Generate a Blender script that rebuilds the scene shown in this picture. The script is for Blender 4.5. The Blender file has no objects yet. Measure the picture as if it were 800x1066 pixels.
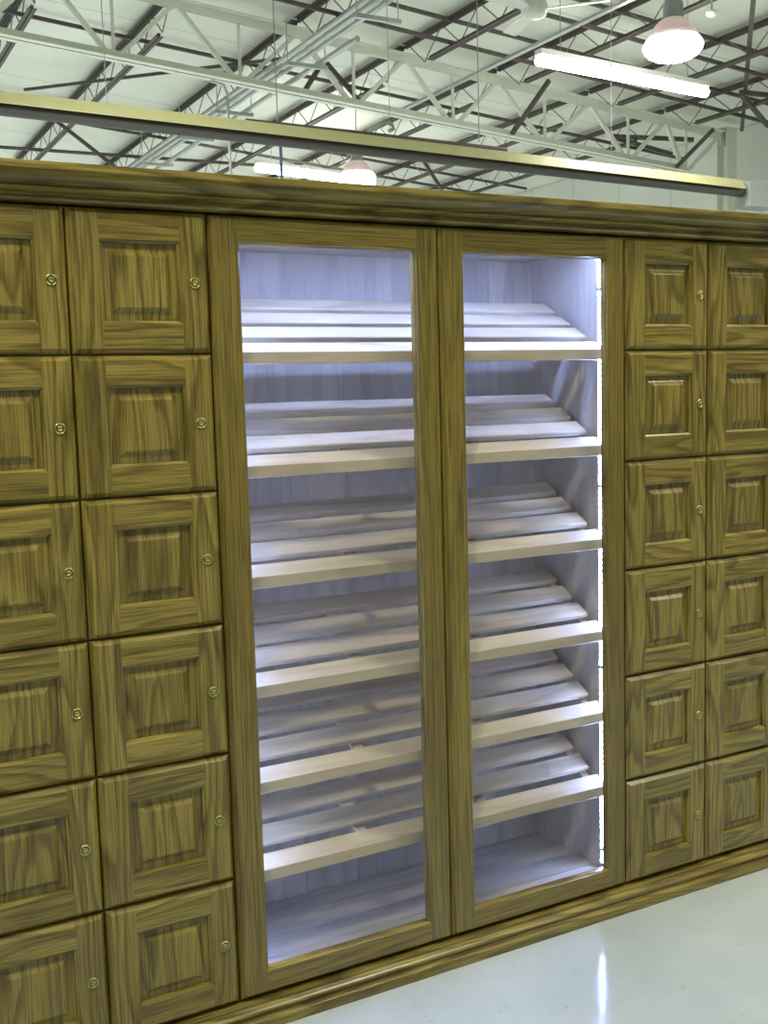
import bpy, bmesh, math, random
from mathutils import Vector, Matrix
random.seed(7)
scene = bpy.context.scene
COL = scene.collection
PI = math.pi

# ------------------------------------------------------------------ materials
def newmat(name):
    m = bpy.data.materials.new(name); m.use_nodes = True
    nt = m.node_tree
    return m, nt, nt.nodes['Principled BSDF']

def N(nt, t, **kw):
    n = nt.nodes.new(t)
    for k, v in kw.items():
        if k in n.inputs: n.inputs[k].default_value = v
        else: setattr(n, k, v)
    return n

def ramp(nt, stops):
    r = nt.nodes.new('ShaderNodeValToRGB')
    while len(r.color_ramp.elements) < len(stops): r.color_ramp.elements.new(.5)
    for e, (p, c) in zip(r.color_ramp.elements, stops):
        e.position = p; e.color = (*c, 1)
    return r

def simple(name, col, rough=.5, metal=0, noise=0, nscale=20, spec=.5):
    m, nt, b = newmat(name)
    b.inputs['Roughness'].default_value = rough
    b.inputs['Metallic'].default_value = metal
    b.inputs['Specular IOR Level'].default_value = spec
    L = nt.links.new
    tc = N(nt, 'ShaderNodeTexCoord'); nz = N(nt, 'ShaderNodeTexNoise', Scale=nscale, Detail=4.0)
    L(tc.outputs['Object'], nz.inputs['Vector'])
    k = noise or .04
    r = ramp(nt, [(.3, tuple(c*(1-k) for c in col)), (.7, tuple(min(1, c*(1+k)) for c in col))])
    L(nz.outputs['Fac'], r.inputs[0]); L(r.outputs[0], b.inputs['Base Color'])
    return m

def wood(name, dark, mid, light, rough, rings=9.0, across=10.0, along=1.1, pore=.35, coat=.0, bump=.15):
    m, nt, b = newmat(name); L = nt.links.new
    at = N(nt, 'ShaderNodeAttribute', attribute_name='grain')
    oi = N(nt, 'ShaderNodeObjectInfo')
    mul = N(nt, 'ShaderNodeMath', operation='MULTIPLY'); mul.inputs[1].default_value = 37.0
    L(oi.outputs['Random'], mul.inputs[0])
    add = N(nt, 'ShaderNodeVectorMath', operation='ADD'); L(at.outputs['Vector'], add.inputs[0]); L(mul.outputs[0], add.inputs[1])
    s1 = N(nt, 'ShaderNodeVectorMath', operation='MULTIPLY'); s1.inputs[1].default_value = (along, across, across*.2)
    L(add.outputs[0], s1.inputs[0])
    n1 = N(nt, 'ShaderNodeTexNoise', Scale=1.0, Detail=2.0, Roughness=.4, Distortion=.0); L(s1.outputs[0], n1.inputs['Vector'])
    m1 = N(nt, 'ShaderNodeMath', operation='MULTIPLY'); m1.inputs[1].default_value = rings; L(n1.outputs['Fac'], m1.inputs[0])
    pp = N(nt, 'ShaderNodeMath', operation='FRACT'); L(m1.outputs[0], pp.inputs[0])
    r1 = ramp(nt, [(0.0, dark), (.10, dark), (.32, mid), (.62, light), (.88, light), (1.0, dark)])
    L(pp.outputs[0], r1.inputs[0])
    s2 = N(nt, 'ShaderNodeVectorMath', operation='MULTIPLY'); s2.inputs[1].default_value = (9, 330, 60)
    L(add.outputs[0], s2.inputs[0])
    n2 = N(nt, 'ShaderNodeTexNoise', Scale=1.0, Detail=2.0); L(s2.outputs[0], n2.inputs['Vector'])
    r2 = ramp(nt, [(.34, (1-pore,)*3), (.56, (1, 1, 1))]); L(n2.outputs['Fac'], r2.inputs[0])
    s3 = N(nt, 'ShaderNodeVectorMath', operation='MULTIPLY'); s3.inputs[1].default_value = (1.2, 3.5, 3.5)
    L(add.outputs[0], s3.inputs[0])
    n3 = N(nt, 'ShaderNodeTexNoise', Scale=1.0, Detail=1.0); L(s3.outputs[0], n3.inputs['Vector'])
    r3 = ramp(nt, [(.3, (.82,)*3), (.7, (1.1,)*3)]); L(n3.outputs['Fac'], r3.inputs[0])
    x1 = N(nt, 'ShaderNodeMixRGB', blend_type='MULTIPLY'); x1.inputs[0].default_value = 1
    L(r1.outputs[0], x1.inputs[1]); L(r2.outputs[0], x1.inputs[2])
    x2 = N(nt, 'ShaderNodeMixRGB', blend_type='MULTIPLY'); x2.inputs[0].default_value = 1
    L(x1.outputs[0], x2.inputs[1]); L(r3.outputs[0], x2.inputs[2])
    L(x2.outputs[0], b.inputs['Base Color'])
    b.inputs['Roughness'].default_value = rough
    b.inputs['Coat Weight'].default_value = coat; b.inputs['Coat Roughness'].default_value = .22
    bp = N(nt, 'ShaderNodeBump', Strength=bump, Distance=.001); L(n2.outputs['Fac'], bp.inputs['Height'])
    L(bp.outputs[0], b.inputs['Normal'])
    return m

def emit(name, col, strength):
    m, nt, b = newmat(name)
    b.inputs['Base Color'].default_value = (*col, 1)
    b.inputs['Emission Color'].default_value = (*col, 1)
    b.inputs['Emission Strength'].default_value = strength
    return m

OAK = wood('oak_varnished', (.172, .121, .023), (.252, .188, .037), (.312, .240, .053), .34, rings=12, across=9, along=1.0, pore=.5, coat=.35)
OAKQ = wood('oak_straight_grain', (.170, .120, .022), (.226, .166, .031), (.258, .193, .040), .36, rings=16, across=16, along=.35, pore=.45, coat=.35)
PALE = wood('pale_cedar_lining', (.46, .41, .37), (.51, .46, .42), (.54, .49, .45), .55, rings=5, across=8, pore=.12, bump=.05)
SHELFW = wood('pale_shelf_wood', (.53, .43, .30), (.59, .49, .355), (.63, .53, .39), .5, rings=5, across=9, pore=.10, bump=.05)
BRASS = simple('brass', (.52, .47, .19), .30, 1)
BRASSD = simple('lock_cylinder_brass', (.45, .36, .13), .35, 1)
BLACK = simple('black_rubber', (.02, .02, .02), .5)
CREAM = simple('cream_painted_steel', (.70, .72, .62), .45)
DARKST = simple('brown_primer_steel', (.085, .070, .062), .6, 0, .2)
WEBST = simple('grey_brown_rod_steel', (.20, .18, .16), .55)
WIRE = simple('thin_grey_wire', (.30, .30, .27), .5)
GALV = simple('galvanised_conduit', (.50, .52, .50), .35, .6)
HOOD = simple('heater_hood_metal', (.44, .43, .21), .5, .1)
TUBEM = simple('heater_tube_steel', (.085, .080, .075), .5, .3)
GREYBOX = simple('grey_enamel', (.28, .30, .28), .5)
WHITE = simple('white_enamel', (.78, .79, .74), .4)
BLUE = simple('blue_pipe_paint', (.07, .12, .32), .5)
LED = emit('led_chips', (.36, .49, 1.0), 105)
LEDT = simple('led_tape_white', (.8, .82, .85), .5)
LAMPG = emit('highbay_glow', (1, .97, .93), 26)
TUBEL = emit('fluorescent_glow', (.97, 1, .92), 22)

def dome_mat():
    m, nt, b = newmat('prismatic_reflector')
    b.inputs['Base Color'].default_value = (.62, .50, .47, 1)
    b.inputs['Roughness'].default_value = .25
    b.inputs['Transmission Weight'].default_value = .1
    b.inputs['Emission Color'].default_value = (1, .80, .78, 1)
    b.inputs['Emission Strength'].default_value = .12
    return m
DOME = dome_mat()

def glass_mat():
    m, nt, b = newmat('cabinet_glass'); L = nt.links.new
    for n in list(nt.nodes): nt.nodes.remove(n)
    out = N(nt, 'ShaderNodeOutputMaterial')
    tr = N(nt, 'ShaderNodeBsdfTransparent'); tr.inputs[0].default_value = (.97, .975, .98, 1)
    gl = N(nt, 'ShaderNodeBsdfGlossy', Roughness=.02)
    fr = N(nt, 'ShaderNodeFresnel', IOR=1.45)
    mx = N(nt, 'ShaderNodeMixShader')
    ge = N(nt, 'ShaderNodeNewGeometry'); iv = N(nt, 'ShaderNodeMath', operation='SUBTRACT'); iv.inputs[0].default_value = 1.0
    L(ge.outputs['Backfacing'], iv.inputs[1]); mu = N(nt, 'ShaderNodeMath', operation='MULTIPLY'); L(fr.outputs[0], mu.inputs[0]); L(iv.outputs[0], mu.inputs[1])
    L(mu.outputs[0], mx.inputs[0]); L(tr.outputs[0], mx.inputs[1]); L(gl.outputs[0], mx.inputs[2]); L(mx.outputs[0], out.inputs[0])
    return m
GLASS = glass_mat()

def floor_mat():
    m, nt, b = newmat('painted_concrete_floor'); L = nt.links.new
    tc = N(nt, 'ShaderNodeTexCoord')
    n1 = N(nt, 'ShaderNodeTexNoise', Scale=2.2, Detail=5.0, Roughness=.6); L(tc.outputs['Object'], n1.inputs['Vector'])
    r1 = ramp(nt, [(.3, (.41, .46, .48)), (.55, (.47, .52, .545)), (.75, (.52, .565, .59))]); L(n1.outputs['Fac'], r1.inputs[0])
    n2 = N(nt, 'ShaderNodeTexNoise', Scale=26.0, Detail=3.0); L(tc.outputs['Object'], n2.inputs['Vector'])
    r2 = ramp(nt, [(.26, (.74, .73, .64)), (.36, (1, 1, 1))]); L(n2.outputs['Fac'], r2.inputs[0])
    x = N(nt, 'ShaderNodeMixRGB', blend_type='MULTIPLY'); x.inputs[0].default_value = .6
    L(r1.outputs[0], x.inputs[1]); L(r2.outputs[0], x.inputs[2]); L(x.outputs[0], b.inputs['Base Color'])
    n3 = N(nt, 'ShaderNodeTexNoise', Scale=9.0, Detail=4.0); L(tc.outputs['Object'], n3.inputs['Vector'])
    r3 = ramp(nt, [(.3, (.06,)*3), (.7, (.16,)*3)]); L(n3.outputs['Fac'], r3.inputs[0]); L(r3.outputs[0], b.inputs['Roughness'])
    bp = N(nt, 'ShaderNodeBump', Strength=.08, Distance=.004); L(n3.outputs['Fac'], bp.inputs['Height']); L(bp.outputs[0], b.inputs['Normal'])
    return m

def sheet_mat(name, col, axis, period):
    """white vinyl-faced insulation with sewn seams every `period` metres along `axis`"""
    m, nt, b = newmat(name); L = nt.links.new
    tc = N(nt, 'ShaderNodeTexCoord'); sp = N(nt, 'ShaderNodeSeparateXYZ'); L(tc.outputs['Object'], sp.inputs[0])
    d = N(nt, 'ShaderNodeMath', operation='DIVIDE'); d.inputs[1].default_value = period; L(sp.outputs[axis], d.inputs[0])
    f = N(nt, 'ShaderNodeMath', operation='FRACT'); L(d.outputs[0], f.inputs[0])
    k = tuple(c*.70 for c in col)
    r = ramp(nt, [(0, k), (.016, col), (.984, col), (1, k)]); L(f.outputs[0], r.inputs[0])
    nz = N(nt, 'ShaderNodeTexNoise', Scale=.9, Detail=3.0); L(tc.outputs['Object'], nz.inputs['Vector'])
    r2 = ramp(nt, [(.3, (.90, .90, .88)), (.7, (1, 1, 1))]); L(nz.outputs['Fac'], r2.inputs[0])
    x = N(nt, 'ShaderNodeMixRGB', blend_type='MULTIPLY'); x.inputs[0].default_value = 1
    L(r.outputs[0], x.inputs[1]); L(r2.outputs[0], x.inputs[2]); L(x.outputs[0], b.inputs['Base Color'])
    bp = N(nt, 'ShaderNodeBump', Strength=.3, Distance=.05); L(nz.outputs['Fac'], bp.inputs['Height']); L(bp.outputs[0], b.inputs['Normal'])
    b.inputs['Roughness'].default_value = .55
    return m

# ------------------------------------------------------------------ mesh helpers
class MB:
    def __init__(s):
        s.bm = bmesh.new(); s.g = s.bm.verts.layers.float_vector.new('grain')
    def add(s, vs, fs, axis='x', seed=None, smooth=False):
        o = Vector([random.uniform(0, 60) for _ in range(3)]) if seed is None else seed
        nv = []
        for v in vs:
            b = s.bm.verts.new(v); x, y, z = v
            b[s.g] = (Vector((x, z, y)) if axis == 'x' else Vector((x, y, z)) if axis == 'flat' else Vector((z, x, y))) + o
            nv.append(b)
        for f in fs:
            try:
                fc = s.bm.faces.new([nv[i] for i in f]); fc.smooth = smooth
            except ValueError: pass
    def box(s, x0, x1, y0, y1, z0, z1, axis='x', bev=0, seed=None):
        t = bmesh.new(); bmesh.ops.create_cube(t, size=1)
        for v in t.verts:
            v.co = ((x0+x1)/2+v.co.x*(x1-x0), (y0+y1)/2+v.co.y*(y1-y0), (z0+z1)/2+v.co.z*(z1-z0))
        if bev: bmesh.ops.bevel(t, geom=list(t.edges), offset=bev, segments=2, affect='EDGES', profile=.5)
        t.verts.index_update()
        s.add([tuple(v.co) for v in t.verts], [[v.index for v in f.verts] for f in t.faces], axis, seed); t.free()
    def prism(s, prof, x0, x1, axis='x', seed=None):
        """prof: (y,z) polygon extruded along x"""
        n = len(prof)
        vs = [(x0, y, z) for y, z in prof] + [(x1, y, z) for y, z in prof]
        fs = [[i, (i+1) % n, n+(i+1) % n, n+i] for i in range(n)] + [list(range(n))[::-1], list(range(n, 2*n))]
        s.add(vs, fs, axis, seed)
    def bar(s, p, q, w, h, up=(0, 0, 1)):
        """rectangular bar from p to q, width w sideways, height h along up"""
        p, q = Vector(p), Vector(q); d = (q-p).normalized(); u = Vector(up)
        sd = d.cross(u)
        if sd.length < 1e-4: sd = d.cross(Vector((1, 0, 0)))
        sd.normalize(); u = sd.cross(d).normalized()
        vs = []
        for c in (p, q):
            for a, b in ((-1, -1), (1, -1), (1, 1), (-1, 1)): vs.append(tuple(c+sd*a*w/2+u*b*h/2))
        s.add(vs, [[0, 1, 2, 3], [7, 6, 5, 4], [0, 4, 5, 1], [1, 5, 6, 2], [2, 6, 7, 3], [3, 7, 4, 0]])
    def angle_pair(s, p, q, leg, t, up, gap=.012):
        """two back-to-back steel angles: a flat flange and two upstanding legs (up = side the legs stand on)"""
        p, q = Vector(p), Vector(q); d = (q-p).normalized(); u = Vector(up); sd = d.cross(u).normalized()
        for sg in (-1, 1):
            o = sd*sg*(gap/2)
            s.bar(p+o+sd*sg*leg/2, q+o+sd*sg*leg/2, leg, t, up)
            s.bar(p+o+sd*sg*t/2+u*leg/2, q+o+sd*sg*t/2+u*leg/2, t, leg, up)
    def tube(s, pts, r, seg=10, caps=True):
        pts = [Vector(p) for p in pts]; n = len(pts); vs = []; ref = None
        for i, p in enumerate(pts):
            d = (pts[min(i+1, n-1)]-pts[max(i-1, 0)]).normalized()
            a = Vector((0, 0, 1)) if abs(d.z) < .9 else Vector((1, 0, 0))
            if ref is not None: a = ref
            e1 = (a-d*a.dot(d)).normalized(); ref = e1; e2 = d.cross(e1)
            for k in range(seg):
                t = 2*PI*k/seg; vs.append(tuple(p+(e1*math.cos(t)+e2*math.sin(t))*r))
        fs = [[i*seg+k, i*seg+(k+1) % seg, (i+1)*seg+(k+1) % seg, (i+1)*seg+k] for i in range(n-1) for k in range(seg)]
        s.add(vs, fs, smooth=True)
        if caps: s.add(vs[:seg], [list(range(seg))]); s.add(vs[-seg:], [list(range(seg))])
    def lathe(s, prof, seg=28, M=None, close=True):
        """prof: (r, h) revolved about z, then moved by matrix M"""
        M = M or Matrix(); vs = []
        for r, h in prof:
            for k in range(seg):
                t = 2*PI*k/seg; vs.append(tuple(M @ Vector((r*math.cos(t), r*math.sin(t), h))))
        n = len(prof)
        fs = [[i*seg+k, i*seg+(k+1) % seg, (i+1)*seg+(k+1) % seg, (i+1)*seg+k] for i in range(n-1) for k in range(seg)]
        s.add(vs, fs, smooth=True)
    def build(s, name, mat, parent=None, **props):
        bmesh.ops.recalc_face_normals(s.bm, faces=s.bm.faces)
        me = bpy.data.meshes.new(name); s.bm.to_mesh(me); s.bm.free()
        me.materials.append(mat)
        o = bpy.data.objects.new(name, me); COL.objects.link(o)
        if parent: o.parent = parent
        for k, v in props.items(): o[k] = v
        return o

def thing(name, label, cat, loc=(0, 0, 0), group=None):
    o = bpy.data.objects.new(name, None); o.empty_display_size = .1; COL.objects.link(o); o.location = loc
    o['label'] = label; o['category'] = cat
    if group: o['group'] = group
    return o

def copy_tree(o, parent=None):
    c = o.copy(); COL.objects.link(c); c.parent = parent
    for ch in list(o.children): copy_tree(ch, c)
    return c

def relabel(o, label): o['label'] = label; return o

# ------------------------------------------------------------------ cabinet dimensions (metres)
ZB, PITCH = .066, .305               # underside of the doors, locker row pitch
CW, GW = .307, 1.1826                # locker column width, display cabinet width
ZT = ZB + 6*PITCH                    # top of the doors
DEP = .45

def frame(mb, W, H, st, rl, prof_out, prof_in, T):
    """cope-and-stick frame lying in the xz plane, face at y=0, thickness T towards +y.
    prof_out: (inset, depth) from the back edge to the face; prof_in: (growth into opening, depth)"""
    sd = [Vector([random.uniform(0, 60) for _ in range(3)]) for _ in range(4)]
    def ringq(a0, d0, a1, d1, inner):
        if inner: X0, X1, Z0, Z1 = st, W-st, rl, H-rl; sg = 1
        else: X0, X1, Z0, Z1 = 0, W, 0, H; sg = 1
        A = (X0+a0*sg, X1-a0*sg, Z0+a0*sg, Z1-a0*sg); B = (X0+a1*sg, X1-a1*sg, Z0+a1*sg, Z1-a1*sg)
        q = [0, 1, 2, 3]
        mb.add([(A[0], d0, A[2]), (A[0], d0, A[3]), (B[0], d1, B[3]), (B[0], d1, B[2])], [q], 'z', sd[0])
        mb.add([(A[1], d0, A[2]), (A[1], d0, A[3]), (B[1], d1, B[3]), (B[1], d1, B[2])], [q], 'z', sd[1])
        for zz, k in ((2, 2), (3, 3)):
            if inner:
                mb.add([(A[0], d0, A[zz]), (A[1], d0, A[zz]), (B[1], d1, B[zz]), (B[0], d1, B[zz])], [q], 'x', sd[k])
            else:
                for (u0, u1, w0, w1, ax, ss) in ((A[0], st, B[0], st, 'z', sd[0]), (st, W-st, st, W-st, 'x', sd[k]), (W-st, A[1], W-st, B[1], 'z', sd[1])):
                    mb.add([(u0, d0, A[zz]), (u1, d0, A[zz]), (w1, d1, B[zz]), (w0, d1, B[zz])], [q], ax, ss)
    po = [(0, T)] + prof_out
    for a, b in zip(po, po[1:]): ringq(*a, *b, False)
    e = prof_out[-1][0]; q = [0, 1, 2, 3]
    for (x0, x1, z0, z1, ax, ss) in ((e, st, e, H-e, 'z', sd[0]), (W-st, W-e, e, H-e, 'z', sd[1]), (st, W-st, e, rl, 'x', sd[2]), (st, W-st, H-rl, H-e, 'x', sd[3])):
        mb.add([(x0, 0, z0), (x1, 0, z0), (x1, 0, z1), (x0, 0, z1)], [q], ax, ss)
    pi_ = [(0, 0)] + prof_in
    for a, b in zip(pi_, pi_[1:]): ringq(*a, *b, True)
    # back face
    for (x0, x1, z0, z1) in ((0, st, 0, H), (W-st, W, 0, H), (st, W-st, 0, rl), (st, W-st, H-rl, H)):
        mb.add([(x0, T, z0), (x1, T, z0), (x1, T, z1), (x0, T, z1)], [q], 'z')

OUT = [(0, .0120), (.0008, .0105), (.0092, .0024), (.0096, .0010), (.0106, 0)]
INN = [(.0012, .0030), (.0055, .0055), (.0060, .0090), (.0060, .019)]

def make_door():
    """one locker door at its hinge-side bottom corner, face at y=0"""
    W, H = CW-.0042, PITCH-.0042
    mb = MB(); frame(mb, W, H, .064, .063, OUT, INN, .020)
    d = mb.build('door', OAK)
    # raised panel: shoulder, coved bevel, tongue
    p = MB(); X0, X1, Z0, Z1 = .0695, W-.0695, .0685, H-.0685
    prof = [(0, .0135), (.0125, .0130), (.0155, .0125), (.0180, .0112), (.0262, .0048), (.0280, .0042), (.0284, .0028)]
    vs = []
    for a, dd in prof: vs += [(X0+a, dd, Z0+a), (X1-a, dd, Z0+a), (X1-a, dd, Z1-a), (X0+a, dd, Z1-a)]
    fs = [[4*i+k, 4*i+(k+1) % 4, 4*i+4+(k+1) % 4, 4*i+4+k] for i in range(len(prof)-1) for k in range(4)]
    n = 4*(len(prof)-1); fs.append([n, n+1, n+2, n+3])
    vs += [(X0, .018, Z0), (X1, .018, Z0), (X1, .018, Z1), (X0, .018, Z1)]; m = len(vs)-4
    fs += [[k, (k+1) % 4, m+(k+1) % 4, m+k] for k in range(4)] + [[m, m+1, m+2, m+3]]
    p.add(vs, fs, 'z'); p.build('raised_panel', OAK, d)
    # brass cam lock with its escutcheon ring, keyway plug
    k = MB(); M = Matrix.Translation((W-.034, 0, H*.5)) @ Matrix.Rotation(PI/2, 4, 'X')
    k.lathe([(.0122, -.001), (.0122, .0022), (.0112, .0036), (.0095, .0036), (.0085, .0024), (.0078, .0012), (.0078, -.001)], M=M)
    k.lathe([(.0062, -.001), (.0062, .0030), (.0054, .0040), (.0024, .0040), (.0022, .0015), (0, .0015)], M=M)
    lk = k.build('lock', BRASS, d)
    return d

door0 = make_door()

def carcass(W):
    mb = MB()
    y0, y1 = .0206, DEP
    mb.box(.0012, .019, y0, y1, ZB-.04, ZT, 'z'); mb.box(W-.019, W-.0012, y0, y1, ZB-.04, ZT, 'z')
    mb.box(.019, W-.019, y1-.012, y1, ZB, ZT, 'z')
    for r in range(7):
        z = ZB + r*PITCH
        a, b = (z-.009, z+.009) if 0 < r < 6 else ((z-.02, z+.014) if r == 0 else (z-.016, z))
        mb.box(.019, W-.019, y0, y1-.012, a, b, 'x')
    return mb

def locker(x0, label):
    t = thing('locker_cabinet', label, 'locker cabinet', (x0, 0, 0), 'oak locker columns beside the glass display cabinet')
    carcass(CW).build('carcass', OAK, t)
    for r in range(6):
        d = copy_tree(door0, t)
        d.location = (.0021, 0, ZB + r*PITCH + .0021)
    return t

locker(-2*CW, 'oak locker column cut off by the left edge of the photo, six raised-panel doors')
locker(-CW, 'oak locker column touching the left side of the lit glass display cabinet')
locker(GW, 'oak locker column touching the right side of the lit glass display cabinet')
locker(GW+CW, 'oak locker column cut off by the right edge of the photo, six raised-panel doors')
def kill(o):
    for c in list(o.children): kill(c)
    bpy.data.objects.remove(o)
kill(door0)

# ------------------------------------------------------------------ display cabinet
disp = thing('display_cabinet', 'tall oak display cabinet with two glass doors, slatted shelves and blue-white LED lighting', 'display cabinet', (0, 0, 0))
IX0, IX1, IYB, IZ0, IZ1 = .030, 1.1526, .392, .092, 1.868
c = MB()
c.box(.0012, .019, .0245, DEP, ZB-.04, ZT, 'z'); c.box(GW-.019, GW-.0012, .0245, DEP, ZB-.04, ZT, 'z')
c.box(.019, GW-.019, .0245, DEP-.012, ZT-.016, ZT, 'x'); c.box(.019, GW-.019, .0245, DEP-.012, ZB-.02, ZB+.012, 'x')
c.box(.019, GW-.019, DEP-.012, DEP, ZB, ZT, 'z')
c.build('carcass', OAK, disp)
c = MB()
c.box(.0192, IX0, .0246, IYB, IZ0-.012, IZ1+.01, 'z'); c.box(IX1, GW-.0192, .0246, IYB, IZ0-.012, IZ1+.01, 'z')
nb = 7
for i in range(nb):                                   # tongue-and-groove back boards
    a = .0192+(GW-.0384)*i/nb; b = .0192+(GW-.0384)*(i+1)/nb
    c.box(a, b-.0004, IYB, IYB+.012, IZ0-.012, IZ1+.01, 'z')
c.box(IX0, IX1, .0246, IYB, IZ1, IZ1+.01, 'x')
c.build('lining', PALE, disp)
c = MB()
for i, (a, b) in enumerate(((.0246, .118), (.1195, .208), (.2095, .300), (.3015, .391))):
    c.box(IX0+.0005, IX1-.0005, a, b, IZ0-.013, IZ0, 'flat', .0015)
c.build('floor_boards', PALE, disp)

DW = GW/2
GOUT = [(0, .013), (.0012, .009), (.0045, .0055), (.0075, .0040), (.0078, .0018), (.0095, 0)]
GIN = [(.0010, .0022), (.0040, .0045), (.0045, .0075), (.0045, .022)]
for x0 in (.0015, DW+.0006):
    mb = MB(); W, H = DW-.0022, ZT-ZB-.0045
    frame(mb, W, H, .066, .0580, GOUT, GIN, .022)
    d = mb.build('door', OAKQ, disp); d.location = (x0, 0, ZB+.00225)
    g = MB(); g.box(.0708, W-.0708, .0105, .0145, .0628, H-.0628)
    g.build('glass_pane', GLASS, d, label='clear glass pane')

TAN = .55
TH = math.atan(TAN)
SHELF_Z = [1.5965, 1.3335, 1.0725, .8100, .5745, .3560]
SLATS = [(.112, .163), (.183, .234), (.255, .306)]
def make_shelf():
    """origin at the top front edge of the front board (y=.045)"""
    zt = lambda y: TAN*(y-.045)
    mb = MB()
    for a, b in ((.046, .068), (.372, .402), (.745, .775), (IX1-.038, IX1-.016)):    # sloping cleats that carry the slats
        mb.prism([(.062, zt(.062)-.0315), (.308, zt(.308)-.0175), (.308, zt(.308)-.040), (.062, zt(.062)-.040)], a, b)
    mb.prism([(.302, zt(.302)-.041), (.302, zt(.302)-.020), (.318, zt(.302)-.020), (.318, zt(.302)-.041)], .046, IX1-.016)
    sh = mb.build('shelf', SHELFW, disp)
    f = MB()
    f.prism([(.045, -.0275), (.045, -.0015), (.0462, 0), (.0862, zt(.0852)), (.088, zt(.088)-.003), (.088, zt(.088)-.030), (.0862, zt(.0852)-.0315), (.0465, -.0290)], IX0+.004, IX1-.008, 'flat')
    f.build('front_board', SHELFW, sh)
    t = .0150*math.cos(TH); s_ = .0150*math.sin(TH); e = .002
    for a, b in SLATS:
        m = MB()
        A, B = Vector((a, zt(a))), Vector((b, zt(b))); d = (B-A).normalized(); n = Vector((d.y, -d.x))*.0150
        pr = [A+d*e, A+n*.15, A+n*.85, A+d*e+n, B-d*e+n, B+n*.85, B+n*.15, B-d*e]
        m.prism([tuple(v) for v in pr], IX0+.010, IX1-.018, 'flat')
        m.build('slat', SHELFW, sh)
    return sh
sh0 = make_shelf()
for i, z in enumerate(SHELF_Z):
    s = sh0 if i == 0 else copy_tree(sh0, disp)
    s.location = (0, 0, z)

def led_strip(p, q, face, side, n, conn=()):
    """tape from p to q with n chips on the face direction; connector clips at the fractions conn"""
    p, q, face, side = Vector(p), Vector(q), Vector(face), Vector(side)
    m = MB(); m.bar(p+face*.001, q+face*.001, .022, .002, face)
    st = m.build('led_strip', LEDT, disp, label='blue-white LED strip')
    ch = MB()
    d = (q-p).normalized(); L = (q-p).length
    for i in range(n):
        c = p+d*L*(i+.5)/n
        ch.bar(c-d*.0052+face*.0028, c+d*.0052+face*.0028, .018, .0018, face)
    ch.build('diodes', LED, st)
    for fr in conn:
        k = MB(); c = p+(q-p)*fr
        k.bar(c-d*.004+face*.005, c+d*.004+face*.005, .024, .006, face)
        k.build('connector', GREYBOX, st)
led_strip((IX1-.004, .064, IZ0+.022), (IX1-.004, .064, IZ1-.03), (-.94, -.34, 0), (0, 1, 0), 104, (.025, .34, .64, .955))
led_strip((IX0+.004, .064, IZ0+.022), (IX0+.004, .064, IZ1-.03), (.94, -.34, 0), (0, 1, 0), 104)
led_strip((IX0+.03, .060, IZ1), (IX1-.03, .060, IZ1), (0, 0, -1), (0, 1, 0), 104)

# ------------------------------------------------------------------ crown and base mouldings
def moulding(name, prof, x0, x1, label):
    mb = MB(); mb.prism(prof, x0, x1, 'x')
    o = mb.build(name, OAK); o['label'] = label; o['category'] = 'moulding'
    return o
X0, X1 = -2*CW, GW+2*CW
cz = ZT
moulding('crown_moulding', [(.40, cz+.003), (.012, cz+.003), (.004, cz+.004), (-.006, cz+.006), (-.009, cz+.009), (-.008, cz+.013), (-.0025, cz+.0155), (-.0020, cz+.0225),
                      (-.016, cz+.0240), (-.0215, cz+.0265), (-.0225, cz+.030), (-.0200, cz+.0335), (-.0185, cz+.0350), (-.0190, cz+.0400), (-.0215, cz+.0465), (-.0265, cz+.0520), (-.034, cz+.0560), (-.0430, cz+.0580),
                      (-.0455, cz+.0582), (-.0520, cz+.0590), (-.0530, cz+.0610), (-.0530, cz+.0725), (-.0510, cz+.0745), (.40, cz+.0745)], X0, X1,
         'continuous oak crown moulding along the top of the lockers and display cabinet')
moulding('base_moulding', [(.018, .0), (-.0310, .0), (-.0315, .0015), (-.0315, .0200), (-.0295, .0235), (-.0250, .0255), (-.0195, .0275), (-.0170, .0300), (-.0175, .0330), (-.0215, .0370), (-.0235, .0405), (-.0235, .0430), (-.0220, .0455), (-.0180, .0480), (-.0130, .0495), (-.0085, .0512), (-.0075, .0530), (-.0075, .0590), (-.0055, .0620), (.018, .0620)], X0, X1,
         'continuous oak base moulding along the floor under the lockers and display cabinet')

# ------------------------------------------------------------------ hall shell
def zj(x): return 5.566-.085*(x-6)           # roof joist top chord
def slab(name, vs, fs, mat):
    mb = MB(); mb.add(vs, fs); o = mb.build(name, mat); o['kind'] = 'structure'; return o
FX0, FX1, FY0, FY1 = -14, 11.75, -10, 32
def boxv(x0, x1, y0, y1, z0, z1, name, mat):
    mb = MB(); mb.box(x0, x1, y0, y1, z0, z1); o = mb.build(name, mat); o['kind'] = 'structure'; return o
boxv(FX0, FX1, FY0, FY1, -.15, 0, 'floor', floor_mat())
DECK = sheet_mat('roof_insulation_facing', (.80, .82, .73), 1, 1.53)
vs = []
for dz in (.06, .20):
    vs += [(FX0, FY0, zj(FX0)+dz), (FX1, FY0, zj(FX1)+dz), (FX1, FY1, zj(FX1)+dz), (FX0, FY1, zj(FX0)+dz)]
slab('ceiling', vs, [[0, 1, 2, 3], [4, 5, 6, 7], [0, 1, 5, 4], [1, 2, 6, 5], [2, 3, 7, 6], [3, 0, 4, 7]], DECK)
WALLM = sheet_mat('wall_insulation_facing', (.74, .76, .70), 1, 1.22)
boxv(11.60, 11.75, FY0, FY1, 0, zj(11.7)+.06, 'wall_right', WALLM)
boxv(FX0, FX0+.15, FY0, FY1, 0, zj(FX0)+.06, 'wall_left', WALLM)
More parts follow.
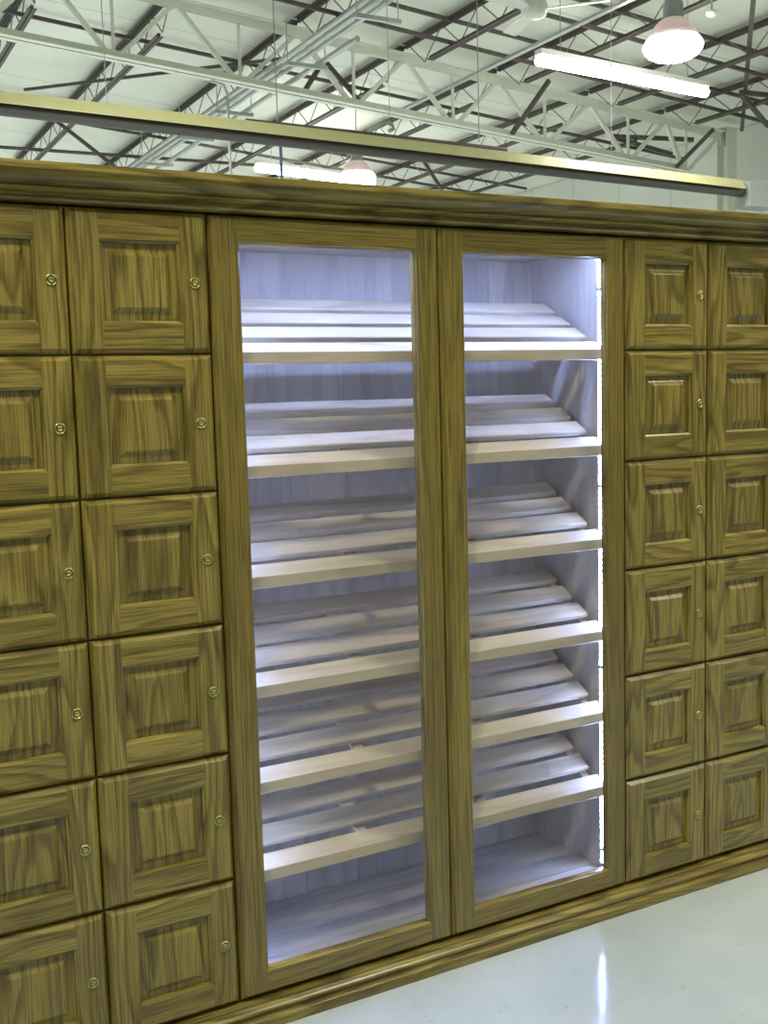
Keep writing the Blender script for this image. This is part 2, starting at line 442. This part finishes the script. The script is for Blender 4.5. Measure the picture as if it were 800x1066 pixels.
boxv(FX0+.15, 11.60, FY0, FY0+.15, 0, zj(11.6)+.06, 'wall_near', sheet_mat('near_wall_facing', (.34, .35, .33), 0, 1.22))
boxv(FX0+.15, 11.60, 31.85, 32.0, 0, zj(11.6)+.06, 'wall_far', sheet_mat('far_wall_facing', (.74, .76, .70), 0, 1.22))

# ------------------------------------------------------------------ roof joists (open web), parallel to the cabinet's depth
JX = [.35, 1.73, 3.10, 4.53, 5.92, 7.25, 8.70, 10.02]
GY = 9.40
ORD = ['first', 'second', 'third', 'fourth', 'fifth', 'sixth', 'seventh', 'eighth']
def make_joist(L):
    """bar joist along +y of length L; origin at the middle of the top chord's start"""
    t = thing('roof_joist', '', 'roof joist', (0, 0, 0))
    m = MB(); m.angle_pair((0, 0, 0), (0, L, 0), .050, .008, (0, 0, -1)); m.build('top_chord', DARKST, t)
    b0, b1 = .55, L-.55
    m = MB(); m.angle_pair((0, b0, -.32), (0, b1, -.32), .042, .007, (0, 0, 1)); m.build('bottom_chord', DARKST, t)
    n = int((L-.1)/.74)*2; n += n % 2; m = MB(); pts = []
    for i in range(n+1):
        y = .05+(L-.1)*i/n
        pts.append(Vector((0, y, -.012 if i % 2 == 0 else -.31)))
    for a, b in zip(pts, pts[1:]): m.tube([a, b], .0075, 6, False)
    m.build('web_rods', WEBST, t)
    return t
far0 = make_joist(9.3); near0 = make_joist(9.3)
for i, x in enumerate(JX):
    j = far0 if i == 0 else copy_tree(far0); j.location = (x, GY+.03, zj(x))
    j['label'] = 'brown open-web roof joist on the far side of the cream girder, %s from left' % ORD[i]
    j['group'] = 'open-web roof joists beyond the cream girder'
    if i >= 3:
        j = near0 if i == 3 else copy_tree(near0); j.location = (x, GY-9.33, zj(x))
        j['label'] = 'brown open-web roof joist on the near side of the cream girder, %s from left' % ORD[i-3]
        j['group'] = 'open-web roof joists before the cream girder'

# bridging rods running across the joists
def rod(p, q, r, label, name='bridging_rod', mat=DARKST, cat='bridging rod', group='bridging rods across the roof joists'):
    m = MB(); m.bar(p, q, r*1.8, r*2.2); o = m.build(name, mat); o['label'] = label; o['category'] = cat
    if group: o['group'] = group
    return o
for y, dz, lab in ((11.10, -.02, 'thin dark bridging rod just beyond the cream girder, upper of the pair'),
                   (10.40, -.262, 'thin dark bridging rod just beyond the cream girder, lower of the pair'),
                   (8.35, -.02, 'dark bridging rod just before the cream girder, upper of the pair'),
                   (8.35, -.262, 'dark bridging rod just before the cream girder, lower of the pair'),
                   (7.10, -.02, 'dark bridging rod by the large round lamp, upper of the pair'),
                   (7.10, -.262, 'dark bridging rod by the large round lamp, lower of the pair'),
                   (14.4, -.02, 'dark bridging rod far back above the left lockers, upper of the pair'),
                   (14.4, -.262, 'dark bridging rod far back above the left lockers, lower of the pair')):
    rod((0.2, y, zj(.2)+dz), (11.3, y, zj(11.3)+dz), .018, lab)
for p, q, r, lab in (((4.954, 9.62, 5.36), (4.598, 9.46, 4.90), .022, 'short dark diagonal brace, left leg of the dark inverted V at the girder'),
                  ((4.954, 9.62, 5.36), (5.387, 9.46, 4.83), .022, 'dark diagonal brace, right leg of the dark inverted V at the girder'),
                  ((7.41, 9.33, 4.66), (7.483, 8.65, 5.15), .022, 'dark knee brace rising from the girder towards the left end of the fluorescent tube'),
                  ((10.147, 9.33, 4.44), (10.45, 8.92, 4.90), .022, 'dark knee brace rising from the girder near the cream column'),
                  ((6.72, 10.6, 4.72), (7.20, 10.6, 4.10), .018, 'dark sloping brace hanging over the far round lamp'),
                  ((2.0056, 11, 4.815), (2.95, 11, 4.14), .018, 'dark sloping brace above the left locker columns'),
                  ((2.232, 13.2, 5.62), (4.548, 9.9, 5.40), .016, 'dark horizontal rod crossing diagonally between roof joists at left'),
                  ((7.70, 5.67, 5.20), (10.95, 8.90, 4.93), .026, 'long dark diagonal brace in the roof at the upper right'),
                  ((9.72, 10.16, 5.0), (10.70, 9.56, 4.91), .026, 'dark strut in the roof corner left of the cream column'),
                  ((9.72, 10.16, 4.99), (11.0, 10.32, 4.88), .026, 'dark falling strut in the roof corner behind the cream column'),
                  ((9.50, 7.56, 4.95), (10.6, 7.20, 4.87), .024, 'dark strut at the right edge below the long diagonal brace, upper one'),
                  ((9.50, 7.54, 4.93), (10.8, 8.30, 4.83), .024, 'dark strut at the right edge below the long diagonal brace, lower one')):
    rod(p, q, r, lab, 'roof_brace', DARKST, 'roof brace', 'dark roof braces')

# ------------------------------------------------------------------ cream joist girder and its column
def zt(x): return 5.455-.0870*(x-5.9)
def zb(x): return 4.815-.0765*(x-5.1)
gird = thing('girder_truss', 'cream painted steel truss girder with zigzag web spanning the hall below the roof', 'girder', (5.6, GY, 5.0))
gl = lambda p: (p[0]-5.6, p[1]-GY, p[2]-5.0)
XA, XB = -.6, 11.10
m = MB(); m.angle_pair(gl((XA, GY, zt(XA))), gl((11.06, GY, zt(11.06))), .085, .012, (0, 0, -1), .03); m.build('top_chord', CREAM, gird)
m = MB(); m.angle_pair(gl((XA, GY, zb(XA))), gl((10.4, GY, zb(10.4))), .080, .012, (0, 0, 1), .03); m.build('bottom_chord', CREAM, gird)
tops = [.35, 1.73, 3.10, 4.53, 5.92, 7.25, 8.70, 10.02, 11.05]
for a, b in zip(tops, tops[1:]):
    mid = (a+b)/2
    if b > 10.9: mid = 9.95+.45
    for (px, pz) in ((a, zt(a)-.03), (b, zt(b)-.03)):
        m = MB(); m.bar(gl((px, GY, pz)), gl((mid+(.05 if px > mid else -.05), GY, zb(mid)+.03)), .045, .050, (0, 1, 0)); m.build('diagonal', CREAM, gird)
    m = MB(); m.bar(gl((mid, GY, zb(mid)+.03)), gl((mid, GY, zt(mid)-.03)), .030, .030, (0, 1, 0)); m.build('upright', CREAM, gird)
colm = thing('steel_column', 'cream steel column carrying the right end of the truss girder', 'column', (11.18, GY, 0))
m = MB(); H = zt(11.18)+.05
m.box(-.10, .10, -.095, -.083, .02, H); m.box(-.10, .10, .083, .095, .02, H); m.box(-.006, .006, -.083, .083, .02, H); m.build('shaft', CREAM, colm)
m = MB(); m.box(-.17, .17, -.17, .17, 0, .02); m.build('base_plate', CREAM, colm)
m = MB(); m.box(-.15, .15, -.13, .13, H, H+.015); m.box(-.14, .10, -.006, .006, H-.22, H-.003); m.build('cap_plate', CREAM, colm)

# ------------------------------------------------------------------ tube heater hung over the hall
heat = thing('tube_heater', 'long olive-topped tube heater with dark pipe hanging level above the cabinets', 'heater', (4.0, 6.0, 3.5))
hz = lambda x: -.022*(x-4.0)*.9
m = MB()
pr = [(-.105, .010), (-.105, .015), (-.060, .105), (.060, .105), (.105, .015), (.105, .010), (.100, .010), (.057, .099), (-.057, .099), (-.100, .010)]
xa, xb = -4.9, 3.86
vs = [(xa, y, z+hz(xa+4)) for y, z in pr]+[(xb, y, z+hz(xb+4)) for y, z in pr]; n = len(pr)
m.add(vs, [[i, (i+1) % n, n+(i+1) % n, n+i] for i in range(n)]); m.build('reflector_hood', HOOD, heat)
m = MB(); m.tube([(xa, 0, hz(xa+4)-.005), (xb+.05, 0, hz(xb+4)-.005)], .050, 16); m.build('radiant_tube', TUBEM, heat)
m = MB(); m.box(xb+.05, xb+.46, -.11, .11, hz(xb+4)-.16, hz(xb+4)+.10, bev=.006); m.build('burner_box', GREYBOX, heat)
for x in (-2.6, -.2, 2.2):
    m = MB(); m.tube([(x, 0, hz(x+4)+.105), (x, 0, zj(x+4)-3.46)], .003, 6); m.build('hanger_wire', WIRE, heat)

# ------------------------------------------------------------------ pipes and conduits
def pipe(name, pts, r, mat, label, cat, group=None):
    m = MB(); m.tube(pts, r, 10); o = m.build(name, mat); o['label'] = label; o['category'] = cat
    if group: o['group'] = group
    return o
for i, (dx, dz, lab) in enumerate(((0, 0, 'leftmost grey conduit of the bundle crossing above the truss girder'), (.10, 0, 'middle grey conduit of the bundle crossing above the truss girder'), (.20, 0, 'rightmost grey conduit of the bundle crossing above the truss girder'))):
    pipe('conduit', [(4.10+dx, 3.0, 5.066), (4.10+dx, 18.5, 5.066)], .026, GALV, lab, 'conduit', 'grey conduits in the roof bundle')
pipe('conduit', [(4.43, 7.75, 5.00), (4.43, 17, 5.00)], .030, GALV, 'short grey pipe with open dark end under the conduit bundle', 'conduit')
for i, y in enumerate((7.0, 8.6, 10.75, 12.2, 14.0)):
    m = MB(); m.box(4.02, 4.50, y-.02, y+.02, 4.925, 4.965); m.box(4.03, 4.04, y-.005, y+.005, 4.965, zj(4)-.34); m.box(4.47, 4.48, y-.005, y+.005, 4.965, zj(4)-.34)
    o = m.build('strut_hanger', GALV); o['label'] = 'steel strut trapeze under the grey conduit bundle, %s from the camera' % ORD[i]; o['category'] = 'pipe hanger'; o['group'] = 'strut trapezes under the conduit bundle'
pipe('conduit', [(6.35, 1.5, 5.066), (6.35, 10.5, 5.066)], .026, GALV, 'single grey conduit crossing the roof left of the near fluorescent light', 'conduit')
gp = pipe('gas_pipe', [(2.62, 6.3, 3.72), (3.74, 6.3, 3.71), (5.2, 6.3, 3.69)], .022, DARKST, 'dark gas pipe lying just above the tube heater', 'pipe')
for x in (2.9, 4.9):
    m = MB(); m.tube([(x, 6.3, 3.735), (x, 6.3, zj(x)+.06)], .005, 6); m.build('hanger_wire', WIRE, gp)
m = MB(); m.tube([(3.74, 6.30, 3.732), (3.86, 6.2, 3.80), (3.93, 6.2, 3.79), (3.95, 6.2, 3.75), (3.90, 6.2, 3.73)], .018, 8)
o = m.build('hose', GREYBOX, gp)
pipe('drop_conduit', [(2.95, 8.0, 4.50), (3.08, 8.0, 4.48), (3.12, 8.0, 4.40), (3.12, 8.0, 0.0)], .014, GALV, 'thin grey vertical conduit with bent top behind the tube heater', 'conduit')
pipe('blue_pipe', [(3.66, 8.0, 4.16), (3.66, 8.0, 0.0)], .016, BLUE, 'thin blue vertical pipe beside the far round lamp', 'pipe')
pipe('sprinkler_pipe', [(0.2, 17.7, 5.80), (6.6, 15.0, 5.27)], .028, DARKST, 'long dark pipe crossing the far roof above the left lockers', 'pipe')

# ------------------------------------------------------------------ lamps
def highbay(loc, label, top):
    t = thing('high_bay_lamp', label, 'lamp', loc, 'round high-bay lamps')
    m = MB(); m.lathe([(.095, .235), (.130, .215), (.175, .165), (.212, .110), (.236, .060), (.228, .060), (.205, .108), (.168, .160), (.125, .208), (.095, .227)], 40); m.build('reflector', DOME, t)
    m = MB(); m.lathe([(.226, .062), (.252, .040), (.268, .012), (.272, -.010), (.262, -.042), (.232, -.078), (.175, -.110), (.10, -.130), (0, -.137)], 40); m.build('lens', LAMPG, t)
    m = MB(); m.lathe([(0, .40), (.055, .40), (.085, .385), (.092, .36), (.092, .255), (.100, .245), (.100, .228), (0, .228)], 28); m.build('ballast_housing', GREYBOX, t)
    m = MB(); m.tube([(0, 0, .40), (0, 0, top-loc[2])], .008, 8); m.build('hanger_rod', GALV, t)
    return t
highbay((6.55, 5.55, 4.575), 'large round glowing high-bay lamp hanging at the upper right', zj(6.55)+.06)
highbay((6.66, 12.15, 4.580), 'small distant round glowing high-bay lamp just above the crown moulding', zj(6.66)+.06)

def tube_light(a, b, label, r):
    a, b = Vector(a), Vector(b); mid = (a+b)/2; d = (b-a).normalized()
    t = thing('fluorescent_light', label, 'light fixture', mid, 'linear fluorescent lights')
    m = MB(); m.tube([a-mid, b-mid], r, 16); m.build('glowing_tube', TUBEL, t)
    m = MB(); m.bar(a-mid+Vector((0, 0, r+.028)), b-mid+Vector((0, 0, r+.028)), .10, .05); m.build('housing', WHITE, t)
    for k in (.12, .88):
        p = a+(b-a)*k-mid
        w = MB(); w.tube([p+Vector((0, 0, r+.05)), Vector((p.x, p.y, zj(mid.x+p.x)+.06-mid.z))], .004, 6); w.build('hanger_wire', WIRE, t)
    return t
tube_light((5.63, 6.37, 4.56), (8.0, 6.60, 4.56), 'long glowing fluorescent light left of the large round lamp', .050)
tube_light((5.70, 13.63, 4.93), (7.95, 14.08, 4.93), 'distant glowing fluorescent light just above the crown moulding', .062)

# ceiling fan
fan = thing('ceiling_fan', 'white ceiling fan cut off by the top edge of the photo', 'ceiling fan', (4.95, 5.50, 4.66))
m = MB(); m.lathe([(0, -.07), (.06, -.068), (.10, -.045), (.115, .0), (.11, .05), (.07, .09), (.03, .10), (0, .10)], 28); m.build('motor', WHITE, fan)
m = MB(); m.tube([(0, 0, .10), (0, 0, zj(4.95)+.06-4.66)], .013, 8); m.build('downrod', WHITE, fan)
for k in range(3):
    a = math.radians(75+120*k); ca, sa = math.cos(a), math.sin(a)
    m = MB(); vs = []
    for r_, w in ((.10, .035), (.20, .050), (.35, .068), (.60, .070), (.63, .055)):
        for sg in (-1, 1):
            for h in (-.004, .004):
                vs.append((ca*r_-sa*sg*w, sa*r_+ca*sg*w, h+sg*w*.22))
    fs = []
    for i in range(4):
        o = 4*i
        fs += [[o, o+4, o+6, o+2], [o+1, o+3, o+7, o+5], [o, o+1, o+5, o+4], [o+2, o+6, o+7, o+3]]
    fs += [[0, 2, 3, 1], [16, 17, 19, 18]]
    m.add(vs, fs); m.build('blade', WHITE, fan)
# small round sensor on the roof
sn = thing('ceiling_sensor', 'small white round sensor hanging near the large round lamp', 'sensor', (7.1, 5.62, 4.96))
m = MB(); m.lathe([(0, -.04), (.03, -.036), (.052, -.015), (.055, .01), (.03, .02), (0, .02)], 20); m.build('dome', WHITE, sn)
m = MB(); m.tube([(0, 0, .02), (0, 0, zj(7.1)+.06-4.96)], .008, 8); m.build('stem', GALV, sn)

# ------------------------------------------------------------------ light
def area(loc, size, power, col, target):
    l = bpy.data.lights.new('hall_lamp_or_fill', 'AREA'); l.shape = 'DISK'; l.size = size; l.energy = power; l.color = col
    o = bpy.data.objects.new('hall_lamp_or_fill', l); COL.objects.link(o); o.location = loc
    o.rotation_euler = (Vector(target)-Vector(loc)).to_track_quat('-Z', 'Y').to_euler()
WARM = (1, .98, .78); ROOF = (1, .99, .90)
for x, y, e in ((2.1, -.90, 80), (-1.5, -1.85, 112), (4.4, -2.2, 62), (-5.5, -4.5, 25), (.3, -7.0, 25), (6.5, -6.0, 25), (-7, 8, 230), (0, 8, 300), (-7, 12.15, 250), (0, 12.15, 250), (6.66, 12.15, 170), (-7, 19, 300), (0, 19, 300), (6.6, 19, 300), (0, 26, 300), (6.6, 26, 300), (6.55, 5.55, 30), (1.5, 4.0, 110), (8.7, 3.0, 170)):  # main and fixture lamps, plus unseen fills added to brighten roof and front
    z = 4.45 if y < 0 else 4.3
    area((x, y, z), .6, e, WARM if y < 0 else ROOF, (x, y+.001, 0))
w = bpy.data.worlds.new('hall_ambient'); scene.world = w; w.use_nodes = True
w.node_tree.nodes['Background'].inputs[0].default_value = (.93, 1.0, .80, 1)
w.node_tree.nodes['Background'].inputs[1].default_value = .2

# ------------------------------------------------------------------ camera
f, ya, pt, ro = 1135.58, -.4933, -.1110, .0271
R = Matrix.Rotation(ya, 3, 'Z') @ Matrix.Rotation(pt, 3, 'X') @ Matrix.Rotation(ro, 3, 'Y')
right, fwd, up = R @ Vector((1, 0, 0)), R @ Vector((0, 1, 0)), R @ Vector((0, 0, 1))
cam = bpy.data.cameras.new('camera'); co = bpy.data.objects.new('camera', cam); COL.objects.link(co)
M = Matrix(((right.x, up.x, -fwd.x, -.8318), (right.y, up.y, -fwd.y, -2.3250), (right.z, up.z, -fwd.z, 1.4998), (0, 0, 0, 1)))
co.matrix_world = M
cam.sensor_fit = 'VERTICAL'; cam.sensor_height = 36; cam.lens = f/1066*36
cam.clip_start = .05; cam.clip_end = 200
scene.camera = co
scene.view_settings.view_transform = 'Standard'; scene.view_settings.look = 'None'
scene.view_settings.gamma = 1; scene.view_settings.use_curve_mapping = False
scene.view_settings.exposure = 0.0
